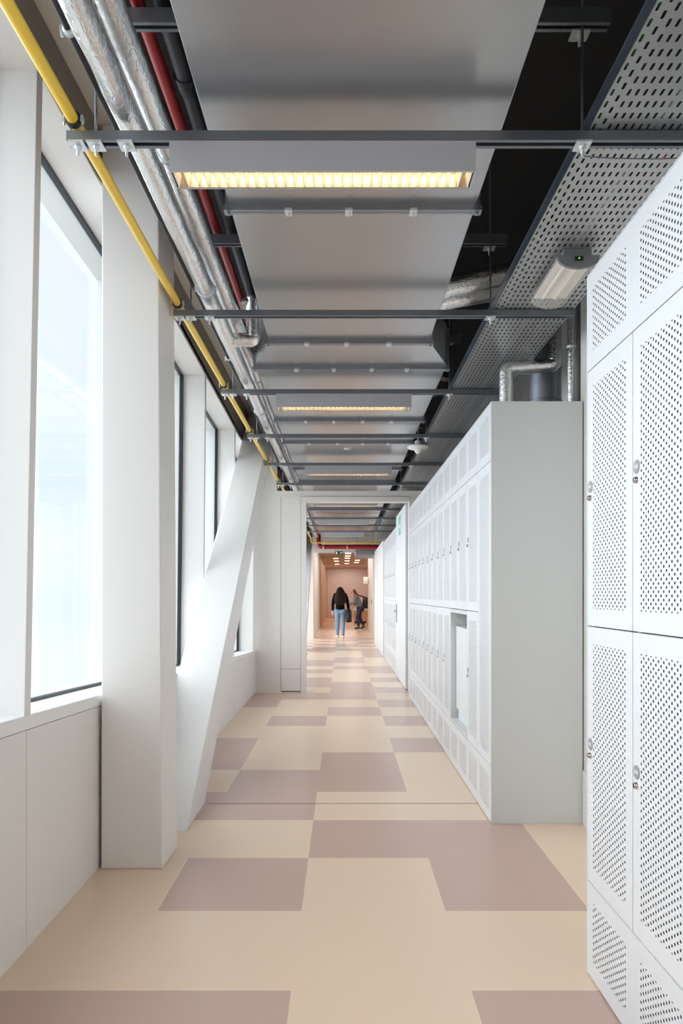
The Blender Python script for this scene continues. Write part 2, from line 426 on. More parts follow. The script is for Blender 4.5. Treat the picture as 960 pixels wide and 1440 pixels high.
def carcass(kind):
    mb = MB(); x0, x1 = 0.0195, LD; s = 0.012
    if kind in ('low','high'): zs = [(0, Z_B-0.004)] if kind == 'low' else [(Z_M+0.004, LH)]
    else: zs = [(0, LH)]
    for za, zb in zs:
        mb.box(x0, x1, 0.001, s, za, zb); mb.box(x0, x1, LW-s, LW-0.001, za, zb)
        mb.box(x1-s, x1, s, LW-s, za, zb, 1)
        mb.box(x0, x1-s, s, LW-s, za, za+s, 1); mb.box(0.0, x1, 0.001, LW-0.001, zb-0.0, zb+0.004) if zb == LH else mb.box(x0, x1-s, s, LW-s, zb-s, zb, 1)
        for z in (Z_B, Z_M, Z_T):
            if za+0.02 < z < zb-0.02 and kind != 'fixed': mb.box(x0, x1-s, s, LW-s, z-0.006, z+0.006, 1)
    return mb
def plate_mesh(text=None):
    mb = MB(); mb.lathe([(0.0215,0.0),(0.0215,-0.002)], (0,0,0), 'x', 32)
    if text:
        cu = bpy.data.curves.new('t','FONT'); cu.body = text; cu.size = 0.0185; cu.align_x = 'CENTER'; cu.align_y = 'CENTER'; cu.extrude = 0.0003; cu.offset = 0.0004
        o = bpy.data.objects.new('t', cu); COL.objects.link(o); dg = bpy.context.evaluated_depsgraph_get(); dg.update()
        me = o.evaluated_get(dg).to_mesh()
        mb.add([(-0.0025-v.co.z, -v.co.x, v.co.y) for v in me.vertices], [tuple(p.vertices) for p in me.polygons], 1)
        bpy.data.objects.remove(o); bpy.data.curves.remove(cu)
    return mb
def lock_mesh():
    mb = MB(); mb.lathe([(0.0108,0.0),(0.0108,-0.003),(0.0095,-0.004),(0.0095,-0.009),(0.0080,-0.0105)], (0,0,0), 'x', 20)
    mb.box(-0.0112, -0.0100, -0.0012, 0.0012, -0.004, 0.004, 1)
    return mb
def shift(mb, d):
    for p in mb.v: p += Vector(d)
    return mb
def locker(loc, label, group, kind='standard', texts=None, end=False):
    r = thing('locker', loc, label, 'locker', group)
    L = Vector(loc)
    def put(mb, name, mats, par=None, bevel=0): return shift(mb, L).build(name, mats, par or r, bevel)
    if kind == 'upper_only':
        put(carcass('low'), 'base_box', [M['locker'], M['locker_in']]); put(carcass('high'), 'carcass', [M['locker'], M['locker_in']])
    else: put(carcass(kind), 'carcass', [M['locker'], M['locker_in']])
    put(perf_panel(0, LW, Z_T, LH, gy=0.00005), 'top_panel', LM); put(perf_panel(0, LW, 0.004, Z_B, gy=0.00005), 'bottom_panel', LM)
    if kind == 'fixed': put(perf_panel(0, LW, Z_B, Z_T), 'fixed_panel', LM)
    else:
        drs = [(Z_M, Z_T, 1.793)] + ([(Z_B, Z_M, 0.853)] if kind == 'standard' else [])
        for i, (za, zb, zp) in enumerate(drs):
            d = put(perf_panel(0, LW, za, zb), 'door', LM)
            if texts is not False:
                put(shift(plate_mesh(texts[i] if texts else None), (-0.0002, LW-0.030, zp)), 'number_plate', [M['plate_grey'], M['plate_white']], d)
                put(shift(lock_mesh(), (-0.0002, LW-0.030, zp-0.041)), 'lock_knob', [M['chrome'], M['black_rubber']], d)
    if end:
        mb = MB(); mb.box(0.0, LD+0.008, -0.010, 0.0, 0.0, LH+0.004); put(mb, 'end_panel', M['panel_end'], None, 0.0015)['label'] = 'plain white end panel with shade in its colour'
    return r
NG = 'tall perforated lockers of the close bank'
near_b = locker((XF, 2.628-2*LW, 0), 'white perforated locker column with number 043 above 044, closest to the viewer', NG, texts=('043','044'))
near_a = locker((XF, 2.628-LW, 0), 'white perforated locker column with number 041 above 042, at the end of the close bank', NG, texts=('041','042'))
mb = MB(); mb.box(XF, XF+LD, 2.6285, 2.636, 0.0, LH); mb.build('end_panel', M['locker'], near_a)
FG = 'tall perforated lockers of the long bank up to the fire door'
Y0 = 4.348
locker((XF, Y0, 0), 'full-height perforated fixed panel unit behind the shade-toned white end panel of the long locker bank', FG, 'fixed', end=True)
std = locker((XF, Y0+LW, 0), 'white locker column between the fixed perforated panel and the open niche', FG)
up = locker((XF, Y0+2*LW, 0), 'white locker column above the near half of the open niche', FG, 'upper_only')
u2 = copy_tree(up); u2.location = (XF, Y0+3*LW, 0); tag(u2, 'white locker column above the far half of the open niche')
for k in range(4, 13):
    c = copy_tree(std); c.location = (XF, Y0+k*LW, 0)
    j = k-4
    tag(c, 'white locker column, %s one past the open niche towards the fire door' % ORD[j] if k < 12 else 'white locker column next to the fire door, last of the long bank')
# the open niche and the white box in it
nb = MB(); ya, yb = Y0+2*LW+0.003, Y0+4*LW-0.003; za, zb = Z_B+0.003, Z_M-0.003
nb.box(XF, XF+LD, ya, ya+0.018, za, zb); nb.box(XF, XF+LD, yb-0.018, yb, za, zb)
nb.box(XF, XF+LD, ya+0.018, yb-0.018, za, za+0.018); nb.box(XF, XF+LD, ya+0.018, yb-0.018, zb-0.03, zb)
nb.box(XF+LD-0.01, XF+LD, ya+0.018, yb-0.018, za+0.018, zb-0.03)
tag(nb.build('niche_surround', M['panel_end'], None, 0.002), 'open white recess with no door in the lower row of the long locker bank', 'niche')
wx = MB(); wx.box(XF+0.045, XF+0.40, ya+0.04, yb-0.025, 0.45, 1.135); wx.box(XF+0.06, XF+0.38, ya+0.06, yb-0.045, za+0.0185, 0.45)
r = thing('wall_box', (XF+0.2, (ya+yb)/2, za), 'smooth white box set inside the open locker recess', 'box')
wx.build('body', M['fire_door'], r, 0.004)
# the bank beyond the fire door
DG = 'lockers beyond the fire door'
for k in range(9):
    c = copy_tree(std); c.location = (XF+0.02, 12.33+k*LW, 0)
    tag(c, 'distant white locker column, %s one beyond the open fire door' % ORD[k], group=DG)
fw = MB()
fw.box(XF, 1.75, 16.04, 18.2, 0, 2.62); fw.box(XF, 1.75, 18.21, 20.5, 0, 2.62)
struct('wall_right_cladding', fw, M['white_panel'], 0.003)
fw2 = MB(); fw2.box(0.975, 1.75, 22.5, 27.9, 0, 3.05); fw2.box(0.955, 1.0, 22.3, 22.5, 0, 2.72); struct('wall_right_hall', fw2, [M['white_wall']])
fj = MB(); fj.box(0.935, 1.0, 20.6, 20.72, 0, 2.6); struct('trim_hall_jamb', fj, M['grey_plastic'])

# ------------------------------------------------------------------ fire door standing open
dl = MB(); dl.box(0.915, 0.975, 10.42, 12.25, 0.012, 2.735)
dr = tag(dl.build('door_1', M['fire_door'], None, 0.003), kind='structure')
hp = MB(); hp.box(0.905, 0.9148, 12.02, 12.16, 0.93, 1.24); hp.tube(rounded([(0.914,12.06,1.12),(0.865,12.06,1.12),(0.865,11.93,1.12)], 0.015), 0.010, 10); hp.build('door_handle', M['steel'], dr)
gs = MB(); gs.box(0.9115, 0.9149, 11.28, 11.62, 2.36, 2.66)
gs.box(0.9105, 0.9115, 11.36, 11.40, 2.56, 2.60, 1); gs.box(0.9105, 0.9115, 11.34, 11.42, 2.44, 2.55, 1); gs.box(0.9105, 0.9115, 11.45, 11.58, 2.49, 2.51, 1); gs.box(0.9105, 0.9115, 11.36, 11.39, 2.39, 2.44, 1)
gs.build('door_sticker', [M['green_sticker'], M['sign_white']], dr)

# ------------------------------------------------------------------ ceiling struts
ZS = H+1.5                       # underside of the main channels
SY = [2.347 + 1.478*n for n in range(6)] + [9.73+1.47*n for n in range(1, 6)]
def channel(mb, x0, x1, y, z, d=0.045, h=0.032, mi=0):
    """slotted steel C-channel, open underneath"""
    th = 0.003
    mb.box(x0, x1, y, y+th, z, z+h, mi); mb.box(x0, x1, y+d-th, y+d, z, z+h, mi); mb.box(x0, x1, y+th, y+d-th, z+h-th, z+h, mi)
    mb.box(x0, x1, y+th, y+0.013, z, z+th, mi); mb.box(x0, x1, y+d-0.013, y+d-th, z, z+th, mi)
def plate(mb, x, y, z, w=0.05, d=0.055):
    mb.box(x-w/2, x+w/2, y-0.004, y+d-0.004, z-0.007, z-0.0005)
    mb.lathe([(0.011,-0.0075),(0.011,-0.015),(0.005,-0.015),(0.005,-0.040)], (x, y+0.022, z), 'z', 12)
strut0 = None
SG = 'channels carrying the pipes'
for n, y in enumerate(SY):
    if n < 6: lab = 'grey steel ceiling channel, %s one from the viewer, holding the yellow pipe' % ORD[n] if n < 5 else 'grey steel ceiling channel right above the portal wall, holding the yellow pipe'
    else: lab = 'distant grey ceiling channel, %s one beyond the portal wall' % ORD[n-6]
    if strut0 is None:
        r = thing('ceiling_channel', (0, y, ZS), lab, 'ceiling channel', SG)
        mb = MB(); channel(mb, -0.913, 1.245, y, ZS); mb.build('channel', M['galv_dark'], r)
        for x in (-0.882, -0.822, -0.72):
            mb = MB(); plate(mb, x, y, ZS); mb.build('clamp_plate', M['zinc'], r)
        mb = MB(); plate(mb, 0.797, y, ZS); mb.build('clamp_plate', M['zinc'], r)
        for x in (-0.822, 0.797):
            mb = MB(); mb.tube([(x, y+0.022, ZS-0.01), (x, y+0.022, 3.83)], 0.0048, 8); mb.build('threaded_rod', M['galv_dark'], r)
        strut0 = r
    else:
        c = copy_tree(strut0); c.location = (0, y, ZS); tag(c, lab)
# upper channels on the same rods: near n = 0,1 and 2
ZU = H+1.89
up0 = None
for n in range(6):
    y = SY[n]
    lab = 'dark upper channel crossing above the duct, %s one from the viewer' % ORD[n]
    if up0 is None:
        r = thing('upper_channel', (0, y, ZU), lab, 'ceiling channel', 'upper channels above the duct')
        mb = MB(); channel(mb, -0.80, 0.885, y+0.002, ZU, 0.041, 0.05); mb.build('channel', M['galv_dark'], r)
        mb = MB(); plate(mb, 0.797, y+0.03, ZU, 0.06, 0.05); mb.build('clamp_plate', M['zinc'], r)
        up0 = r
    else:
        c = copy_tree(up0); c.location = (0, y, ZU); tag(c, lab)

# ------------------------------------------------------------------ supply air duct
ZD = H+1.6
r = thing('ventilation_duct', (0, 0, ZD), 'wide flat galvanised air duct running along the middle of the ceiling', 'duct')
b = MB(); b.box(-0.467, 0.547, -1.0, 4.50, ZD, ZD+0.27); b.build('narrow_section', M['galv'], r, 0.004)
zw = ZD-0.012
b = MB()
b.hexa([(-0.467,4.50,ZD),(0.547,4.50,ZD),(0.72,4.93,zw),(-0.605,4.93,zw),(-0.467,4.50,ZD+.27),(0.547,4.50,ZD+.27),(0.72,4.93,ZD+.27),(-0.605,4.93,ZD+.27)])
b.build('tapered_section', M['galv'], r)
b = MB(); b.box(-0.605, 0.72, 4.93, 19.5, zw, ZD+0.27); b.build('wide_section', M['galv'], r, 0.004)
def flange(y, x0, x1, z, nclip):
    e = 0.016; h = 0.026
    f = MB()
    for yy in (y, y+0.019):
        f.box(x0-e, x1+e, yy, yy+0.016, z-h, z+0.002); f.box(x0-e, x0-0.0005, yy, yy+0.016, z+0.002, z+0.26); f.box(x1+0.0005, x1+e, yy, yy+0.016, z+0.002, z+0.26)
    f.box(x0-e, x1+e, y+0.016, y+0.019, z-h+0.008, z+0.002)
    o = f.build('flange', M['galv_dull'], r)
    for x in (x0-e+0.012, x1+e-0.012):
        c = MB(); c.box(x-0.018, x+0.018, y-0.003, y+0.038, z-h-0.002, z-h+0.02); c.lathe([(0.008,-0.003),(0.008,-0.012)], (x, y+0.017, z-h), 'z', 8); c.build('corner_bracket', M['galv_dull'], o)
    for i in range(nclip):
        x = x0+(x1-x0)*(i+1)/(nclip+1)+random.uniform(-.02,.02)
        c = MB(); c.box(x-0.015, x+0.015, y-0.006, y+0.041, z-h-0.004, z-h+0.006); c.lathe([(0.006,-0.004),(0.006,-0.016)], (x, y+0.017, z-h), 'z', 8); c.build('flange_clip', M['zinc'], o)
for y, wide, nc in ((2.91,0,3),(4.46,0,3),(4.93,1,4),(6.42,1,4),(7.36,1,4),(8.9,1,4),(9.95,1,3),(11.6,1,4),(13.0,1,4),(14.7,1,4),(16.2,1,4)):
    flange(y, *((-0.605,0.72,zw) if wide else (-0.467,0.547,ZD)), nc)
for (x, y) in ((0.05,7.75),(0.07,9.1)):
    b = MB(); b.lathe([(0.04,0.001),(0.04,-0.006),(0.03,-0.008)], (x, y, zw-0.001), 'z', 20); b.build('test_port', M['zinc'], r)

# ------------------------------------------------------------------ luminaires
def luminaire(loc, label):
    r = thing('ceiling_light', loc, label, 'ceiling light', 'louvred strip lights under the channels')
    x, y, z = loc            # left end, front face, top
    L, D, Hh = 1.012, 0.105, 0.102; th = 0.004
    b = MB()
    b.box(x, x+L, y, y+th, z-Hh, z-0.001); b.box(x, x+L, y+D-th, y+D, z-Hh, z-0.001)
    b.box(x, x+th, y+th, y+D-th, z-Hh, z-0.001); b.box(x+L-th, x+L, y+th, y+D-th, z-Hh, z-0.001)
    b.box(x+th, x+L-th, y+th, y+D-th, z-0.006, z-0.001)
    b.build('housing', M['lum_body'], r)
    b = MB(); b.tube([(x+0.04, y+D/2, z-0.045), (x+L-0.04, y+D/2, z-0.045)], 0.013, 12); b.build('tube', M['tube'], r)
    b = MB(); n = 31
    for i in range(n):
        xx = x+0.012+(L-0.024)*i/(n-1)
        b.prism([(xx-0.0015, z-Hh+0.001), (xx+0.0015, z-Hh+0.001), (xx+0.0075, z-Hh+0.040), (xx-0.0075, z-Hh+0.040)], 1, y+0.010, y+D-0.010)
    b.build('louvre', M['lum_blade'], r); b = MB()
    b.prism([(y+0.0045,z-Hh+0.001),(y+0.010,z-Hh+0.001),(y+0.0045,z-0.02)], 0, x+0.005, x+L-0.005)
    b.prism([(y+D-0.0045,z-Hh+0.001),(y+D-0.010,z-Hh+0.001),(y+D-0.0045,z-0.02)], 0, x+0.005, x+L-0.005)
    b.build('reflector', M['lum_in'], r)
    return r
lu = luminaire((-0.573, SY[0], ZS-0.0005), 'grey louvred strip light under the closest ceiling channel, lit warm')
for n, x, lab in ((2,-0.5,'louvred strip light under the third channel, beyond where the duct widens'),(4,-0.445,'louvred strip light hung closest before the portal wall'),
               (6,-0.47,'distant strip light just past the portal header'),(8,-0.50,'distant strip light second beyond the portal'),(10,-0.50,'distant strip light furthest along, near the red pipe')):
    c = copy_tree(lu); c.location = (x, SY[n], ZS-0.0005); tag(c, lab)

# ------------------------------------------------------------------ pipes on the window side
def ring_clamp(root, x, y, z, r, mat_in=None, foot=True):
    c = MB(); c.lathe([(r+0.0005,-0.010),(r+0.007,-0.010),(r+0.007,0.010),(r+0.0005,0.010)], (x, y, z), 'y', 20)
    o = c.build('pipe_clamp', M['black_rubber'] if mat_in is None else mat_in, root)
    for s in (-1, 1):
        e = MB(); xa = x+s*(r+0.004)
        e.box(min(xa, xa+s*0.011), max(xa, xa+s*0.011), y-0.009, y+0.009, z-0.008, z+0.008)
        e.lathe([(0.004,-0.02),(0.004,0.014)], (x+s*(r+0.010), y, z), 'z', 8)
        e.build('clamp_bolt', M['zinc'], o)
PYX, PYZ = -0.888, H+1.565
r = thing('gas_pipe', (PYX, 2.3, PYZ), 'long yellow pipe clamped to the ceiling channels beside the windows', 'pipe')
b = MB(); b.tube(rounded([(PYX,-1,PYZ),(PYX,19.75,PYZ),(PYX,19.75,H+1.44),(1.2,19.75,H+1.44)], 0.08), 0.0195, 16); b.build('pipe', M['yellow'], r)
for y in SY[:9]: ring_clamp(r, PYX, y-0.004, PYZ, 0.0195)
r = thing('foil_pipe', (-0.719, 2.3, H+1.6), 'foil-wrapped pipe closest to the windows, lying on the ceiling channels', 'pipe', 'foil-wrapped pipes')
def wob(x, z, y0, y1, dy=0.12, a=0.0025):
    n = int((y1-y0)/dy); return [(x+random.uniform(-a,a), y0+(y1-y0)*i/n, z+random.uniform(-a,a)) for i in range(n+1)]
def foil_tube(pts, rad, root, name='lagging', seg=20):
    b = MB(); b.tube(pts, [rad*random.uniform(0.965,1.035) for _ in pts], seg); return b.build(name, M['foil'], root)
foil_tube(wob(-0.719, H+1.602, -1, 19.6), 0.043, r)
for y in (3.72, 6.2): ring_clamp(r, -0.719, y, H+1.602, 0.043, M['zinc'])
# branch that drops from above and joins the wrapped pipe
el = rounded([(-0.719,4.47,H+1.60),(-0.565,4.47,H+1.60),(-0.565,4.47,H+1.86)], 0.012, 2)
foil_tube(el, 0.043, r, 'branch')
el = rounded([(-0.565,4.47,H+1.83),(-0.64,4.47,H+1.83)], 0.03, 2)
foil_tube(el, 0.036, r, 'branch')
r = thing('foil_pipe', (-0.672, 2.3, H+1.71), 'foil-wrapped pipe nearer the duct, running just above its twin', 'pipe', 'foil-wrapped pipes')
foil_tube(wob(-0.672, H+1.712, -1, 4.3)+[(-0.672,4.6,H+1.712)]+wob(-0.672, H+1.712, 4.75, 19.6), 0.042, r)
for y in (2.75, 5.6): ring_clamp(r, -0.672, y, H+1.712, 0.042, M['zinc'])
r = thing('black_pipe', (-0.80, 2.3, H+1.62), 'thin black pipe alongside the foil-wrapped pipe at the window side', 'pipe')
b = MB(); b.tube([(-0.790,-1,H+1.628),(-0.790,19,H+1.628)], 0.0095, 12); b.build('pipe', M['black_rubber'], r)
for y in (2.05, 4.9): ring_clamp(r, -0.790, y, H+1.628, 0.0095, M['zinc'])
r = thing('red_pipe', (-0.69, 2.3, H+1.97), 'slim dark red pipe high up between foil pipes and duct', 'pipe')
b = MB(); b.tube([(-0.684,-1,H+1.975),(-0.684,10.1,H+1.975)], 0.024, 14); b.build('pipe', M['red'], r)
for y in (3.2, 5.0): ring_clamp(r, -0.684, y, H+1.975, 0.024, M['zinc'])
r = thing('drain_pipe', (-0.62, 2.3, H+1.97), 'dark grey plastic pipe high up beside the dark red pipe', 'pipe')
b = MB(); b.tube([(-0.605,-1,H+1.985),(-0.605,10.1,H+1.985)], 0.034, 16); b.build('pipe', M['dark_pipe'], r)
b = MB(); b.lathe([(0.035,-0.04),(0.041,-0.04),(0.041,0.04),(0.035,0.04)], (-0.605, 2.75, H+1.985), 'y', 20); b.build('coupling', M['black_rubber'], r)
# far crossing main
r = thing('red_sprinkler_main', (0, 19.9, H+1.36), 'thick red pipe crossing the corridor below the far yellow pipe', 'pipe')
b = MB(); b.tube(rounded([(-0.68,19.95,H+2.1),(-0.68,19.95,H+1.335),(1.2,19.95,H+1.335)], 0.12), 0.062, 18); b.build('pipe', M['red'], r)
for x in (-0.55, 0.12):
    b = MB(); b.tube([(x,19.95,H+1.25),(x,19.95,H+1.565)], 0.008, 8); b.lathe([(0.0625,-0.012),(0.068,-0.012),(0.068,0.012),(0.0625,0.012)], (x,19.95,H+1.335), 'x', 18); b.build('pipe_hanger', M['zinc'], r)

# foil hoses leaving the duct on the tray side
for i, (y, z) in enumerate(((4.05, H+1.745), (4.22, H+1.74))):
    r = thing('foil_hose', (0.56, y, z), 'short foil hose leaving the duct towards the cable tray, %s' % ('closer one' if i == 0 else 'further one'), 'hose', 'foil hoses beside the duct')
    pts = [(0.552+0.03*k, y, z+0.006*k) for k in range(16)]
    foil_tube(pts, 0.062, r, 'hose')
r = thing('dark_conduit', (0.7, 5.2, H+1.8), 'dark round pipe end between duct and tray past the second channel', 'pipe')
b = MB(); b.tube(rounded([(0.80,5.62,H+1.70),(0.815,5.62,H+1.78),(0.83,5.72,H+2.425)], 0.05), 0.055, 16); b.build('pipe', M['dark_pipe'], r)

# ------------------------------------------------------------------ cable tray
ZT = H+1.537; TX0_, TX1_ = 0.812, 1.243
r = thing('cable_tray', (1.03, 2.3, ZT), 'wide perforated metal cable tray running above the lockers', 'cable tray')
b = MB(); b.quad([(TX0_,-0.5,ZT),(TX1_,-0.5,ZT),(TX1_,19.4,ZT),(TX0_,19.4,ZT)], 0, [(0,0),(17*0.0255,0),(17*0.0255,19.9),(0,19.9)]); b.build('tray_bottom', M['tray'], r)
for x in (TX0_, TX1_):
    b = MB(); b.box(x-0.001, x+0.001, -0.5, 19.4, ZT, ZT+0.05); b.box(x-0.003, x+0.003, -0.5, 19.4, ZT+0.046, ZT+0.052); b.build('side_rail', M['tray_side'], r)
CG = 'cables lying in the tray'
for x, ra, m_, lab in ((0.832,0.009,'green_cable','green cable lying along the corridor edge of the cable tray'),(0.87,0.011,'black_cable','thick black cable in the tray next to the green one'),
                   (1.03,0.008,'grey_cable','grey cable along the middle of the cable tray'),(1.125,0.007,'red_cable','thin red cable in the tray towards the lockers')):
    b = MB(); b.tube([(x+0.004*math.sin(k*1.7), -0.5+k*0.6, ZT+0.001+ra) for k in range(34)], ra, 8)
    tag(b.build('cable', M[m_]), lab, 'cable', CG)
b = MB(); b.tube([(0.80+0.04*k, 2.42+0.0015*math.sin(k), ZS-0.006-0.012*math.sin(k/11*PI)) for k in range(12)], 0.0022, 6)
tag(b.build('wire', M['grey_plastic']), 'thin grey wire sagging below the closest channel under the tray', 'wire')

# emergency light under the tray
r = thing('emergency_light', (1.04, 3.15, H+1.44), 'clear-covered emergency light fixed under the cable tray', 'emergency light')
b = MB(); b.box(0.978, 1.104, 3.155, 3.55, H+1.500, ZT-0.001); b.build('mounting_bracket', M['grey_plastic'], r, 0.003)
xc, hw = 1.041, 0.092; z1 = H+1.4995
def trough(y0, y1, a0, rr, depth):
    prof = [(xc-rr, z1)] + [(xc-rr*math.cos(PI*k/14)**1 if False else xc-rr*math.cos(PI*k/14), z1-0.012-depth*math.sin(PI*k/14)) for k in range(15)] + [(xc+rr, z1)]
    return MB().prism(prof, 1, y0, y1)
trough(3.14, 3.156, 0, hw, 0.046).build('end_cap', M['grey_plastic'], r)
trough(3.1565, 3.60, 0, hw-0.002, 0.044).build('cover', M['clear'], r)
b = MB(); b.box(xc-hw+0.012, xc+hw-0.012, 3.165, 3.58, z1-0.009, z1-0.002); b.prism([(xc-0.02,z1-0.0095),(xc+0.045,z1-0.0095),(xc+0.012,z1-0.035)], 1, 3.17, 3.54); b.build('reflector', M['reflector'], r)
b = MB(); b.tube([(xc-0.045,3.18,z1-0.022),(xc-0.045,3.54,z1-0.022)], 0.008, 10); b.build('lamp_tube', M['white_plastic'], r)
b = MB(); b.box(xc-0.018, xc+0.018, 3.134, 3.1398, z1-0.026, z1-0.008); b.box(xc-0.0035, xc+0.0035, 3.1325, 3.134, z1-0.020, z1-0.014, 1); b.build('indicator', [M['black_rubber'], M['led_green']], r)

# white saucer detector
r = thing('ceiling_detector', (0.77, 7.25, H+1.48), 'white saucer-shaped ceiling detector hanging by the tray edge', 'detector')
b = MB(); b.lathe([(0.03,0.065),(0.035,0.02),(0.105,0.012),(0.112,0.0),(0.10,-0.012),(0.045,-0.022),(0.032,-0.045),(0.018,-0.062),(0.012,-0.066)], (0.765,7.25,H+1.50), 'z', 32); b.build('saucer', M['white_plastic'], r)
b = MB(); b.tube([(0.765,7.25,H+1.56),(0.765,7.25,H+1.70),(0.815,7.25,H+1.70)], 0.008, 8); b.build('bracket_arm', M['zinc'], r)

# ------------------------------------------------------------------ pipes rising from the long locker bank
zt = LH+0.004
r = thing('foil_riser', (1.05, 4.62, zt), 'foil-wrapped pipe rising from the locker top and bending over to the wall', 'pipe')
foil_tube(rounded([(1.055,4.6,zt),(1.055,4.6,H+1.462),(1.375,4.62,H+1.488),(1.375,4.62,H+2.2)], 0.035, 3), 0.045, r)
r = thing('spiral_duct', (1.38, 4.9, zt), 'round galvanised duct standing on the locker top behind the bent foil pipe', 'duct')
b = MB(); b.tube([(1.41,4.95,zt),(1.41,4.95,3.82)], 0.108, 32); b.build('tube', M['galv_dull'], r)
for z in (zt+0.16, zt+0.42, zt+0.75):
    b = MB(); b.lathe([(0.1085,-0.006),(0.112,-0.003),(0.112,0.003),(0.1085,0.006)], (1.41,4.95,z), 'z', 32); b.build('seam_band', M['galv_dull'], r)
r = thing('foil_riser', (1.37, 4.5, zt), 'straight foil-wrapped pipe standing on the locker top beside the wall', 'pipe')
foil_tube([(1.435,4.47,zt+0.08*k) for k in range(16)], 0.024, r)
ring = MB(); ring.lathe([(0.0245,-0.008),(0.032,-0.008),(0.032,0.008),(0.0245,0.008)], (1.435,4.47,zt+0.38), 'z', 20); ring.build('pipe_clamp', M['zinc'], r)
r = thing('grey_riser', (1.45, 4.7, zt), 'slim grey pipe next to the straight foil-wrapped pipe on the locker top', 'pipe')
b = MB(); b.tube([(1.525,4.62,zt),(1.525,4.62,3.82)], 0.022, 14); b.build('pipe', M['grey_cable'], r)

# ------------------------------------------------------------------ the hall at the far end
hw_ = MB(); hw_.box(-1.62, -0.94, 22.65, 22.8, 0, 3.83); hw_.box(-1.62, -0.955, 22.8, 29.8, 0, 3.05); struct('wall_left_hall', hw_, M['white_wall'])
hb = MB(); hb.box(-0.94, 1.75, 22.36, 22.5, 2.72, 3.83); struct('wall_bulkhead', hb, M['white_wall'])
wo = MB()
for y0, y1 in ((29.8,31.6),(31.7,33.4),(34.4,36.6),(36.7,38.9)): wo.box(-1.2, -0.955 if y0 < 34 else -0.97, y0, y1, 0, 3.03)
wo.box(-1.62, -1.2, 29.8, 43.2, 0, 3.03)
struct('wall_left_oak', wo, M['oak'])
hk = MB(); hk.box(-1.62, 2.0, 43.0, 43.2, 0, 3.03); hk.box(1.55, 1.75, 27.9, 43.0, 0, 3.03); struct('wall_far', hk, M['pink'])
hc = MB(); hc.box(-1.62, 2.0, 22.5, 43.2, 3.03, 3.15); struct('ceiling_hall', hc, M['pink'])
d2 = MB(); d2.box(-0.94, -0.48, 42.955, 42.999, 0.01, 2.55); d2o = struct('door_2', d2, M['pink_door'], 0.004)
b = MB(); b.box(-0.56, -0.53, 42.92, 42.954, 1.0, 1.25); b.build('door_handle', M['steel'], d2o)
hl0 = None
pos = [(0.2,y) for y in (27.9,29.7,31.5,34.0,37.0)] + [(0.68,y) for y in (31.2,33.4,35.8)] + [(-0.31,y) for y in (31.8,34.5,37.8)]
for i, (x, y) in enumerate(pos):
    row = 'middle' if i < 5 else ('passage side' if i < 8 else 'oak wall side')
    k = i if i < 5 else (i-5 if i < 8 else i-8)
    lab = 'small warm ceiling light in the far hall, %s row, %s one' % (row, ORD[k])
    if hl0 is None:
        r = thing('hall_light', (x, y, 3.03), lab, 'ceiling light', 'warm lights in the far hall ceiling')
        b = MB(); b.box(x-0.125, x+0.125, y-0.22, y+0.22, 3.012, 3.0295); b.build('frame', M['white_plastic'], r)
        b = MB(); b.box(x-0.11, x+0.11, y-0.205, y+0.205, 3.006, 3.0119); b.build('diffuser', M['hall_light'], r)
        hl0 = r
    else:
        c = copy_tree(hl0); c.location = (x, y, 3.03); tag(c, lab)
# exit sign
r = thing('exit_sign', (-0.11, 20.4, H+1.2), 'green exit sign with a white arrow hanging under the far crossing pipes', 'sign')
b = MB(); b.box(-0.225, 0.0, 20.40, 20.44, H+1.145, H+1.245); b.build('sign_box', M['green_sign'], r, 0.003)
b = MB(); y = 20.396
b.box(-0.085, -0.04, y, y+0.0035, H+1.188, H+1.204); b.prism([(-0.045,H+1.172),(-0.018,H+1.196),(-0.045,H+1.220)], 1, y, y+0.0035)
b.box(-0.20, -0.165, y, y+0.0035, H+1.16, H+1.215); b.lathe([(0.010,0.0),(0.010,0.0035)], (-0.183, y, H+1.228), 'y', 12); b.build('pictogram', M['sign_white'], r)
for x in (-0.2, -0.03):
    b = MB(); b.tube([(x,20.42,H+1.246),(x,20.42,zw-0.001)], 0.004, 6); b.build('hanger', M['galv_dull'], r)
# secondary box duct near the far bulkhead
r = thing('box_duct', (0.62, 21.2, H+1.2), 'grey box duct below the far ceiling beside the exit sign', 'duct')
b = MB(); b.box(0.37, 0.93, 20.35, 22.35, H+1.13, H+1.29); b.build('body', M['galv_dull'], r, 0.004)
for x in (0.42, 0.88):
    b = MB(); b.tube([(x,21.0,H+1.29),(x,21.0,3.83)], 0.006, 6); b.build('threaded_rod', M['galv_dark'], r)
# pendant lamp, table, card reader
r = thing('pendant_lamp', (0.865, 26.5, H+0.4), 'white drum pendant lamp hanging in front of the grey hall wall', 'pendant lamp')
b = MB(); b.lathe([(0.098,0.395),(0.104,0.40),(0.104,0.645),(0.098,0.65)], (0.865,26.5,H), 'z', 24); b.build('lamp_shade', M['lamp_paper'], r)
b = MB(); b.tube([(0.865,26.5,H+0.65),(0.865,26.5,3.03)], 0.006, 6); b.build('cord', M['grey_plastic'], r)
r = thing('low_cabinet', (0.85, 34.5, 0), 'low pale cabinet with dark base on the hall floor behind the walking person', 'cabinet')
b = MB(); b.box(0.52, 1.18, 34.4, 34.8, 0.10, 0.62); b.build('body', M['oak'], r, 0.01)
b = MB(); b.box(0.50, 1.20, 34.38, 34.82, 0.62, 0.70); b.build('top', M['white_plastic'], r, 0.01)
b = MB(); b.box(0.56, 1.14, 34.42, 34.78, 0, 0.10); b.build('plinth', M['black_rubber'], r)
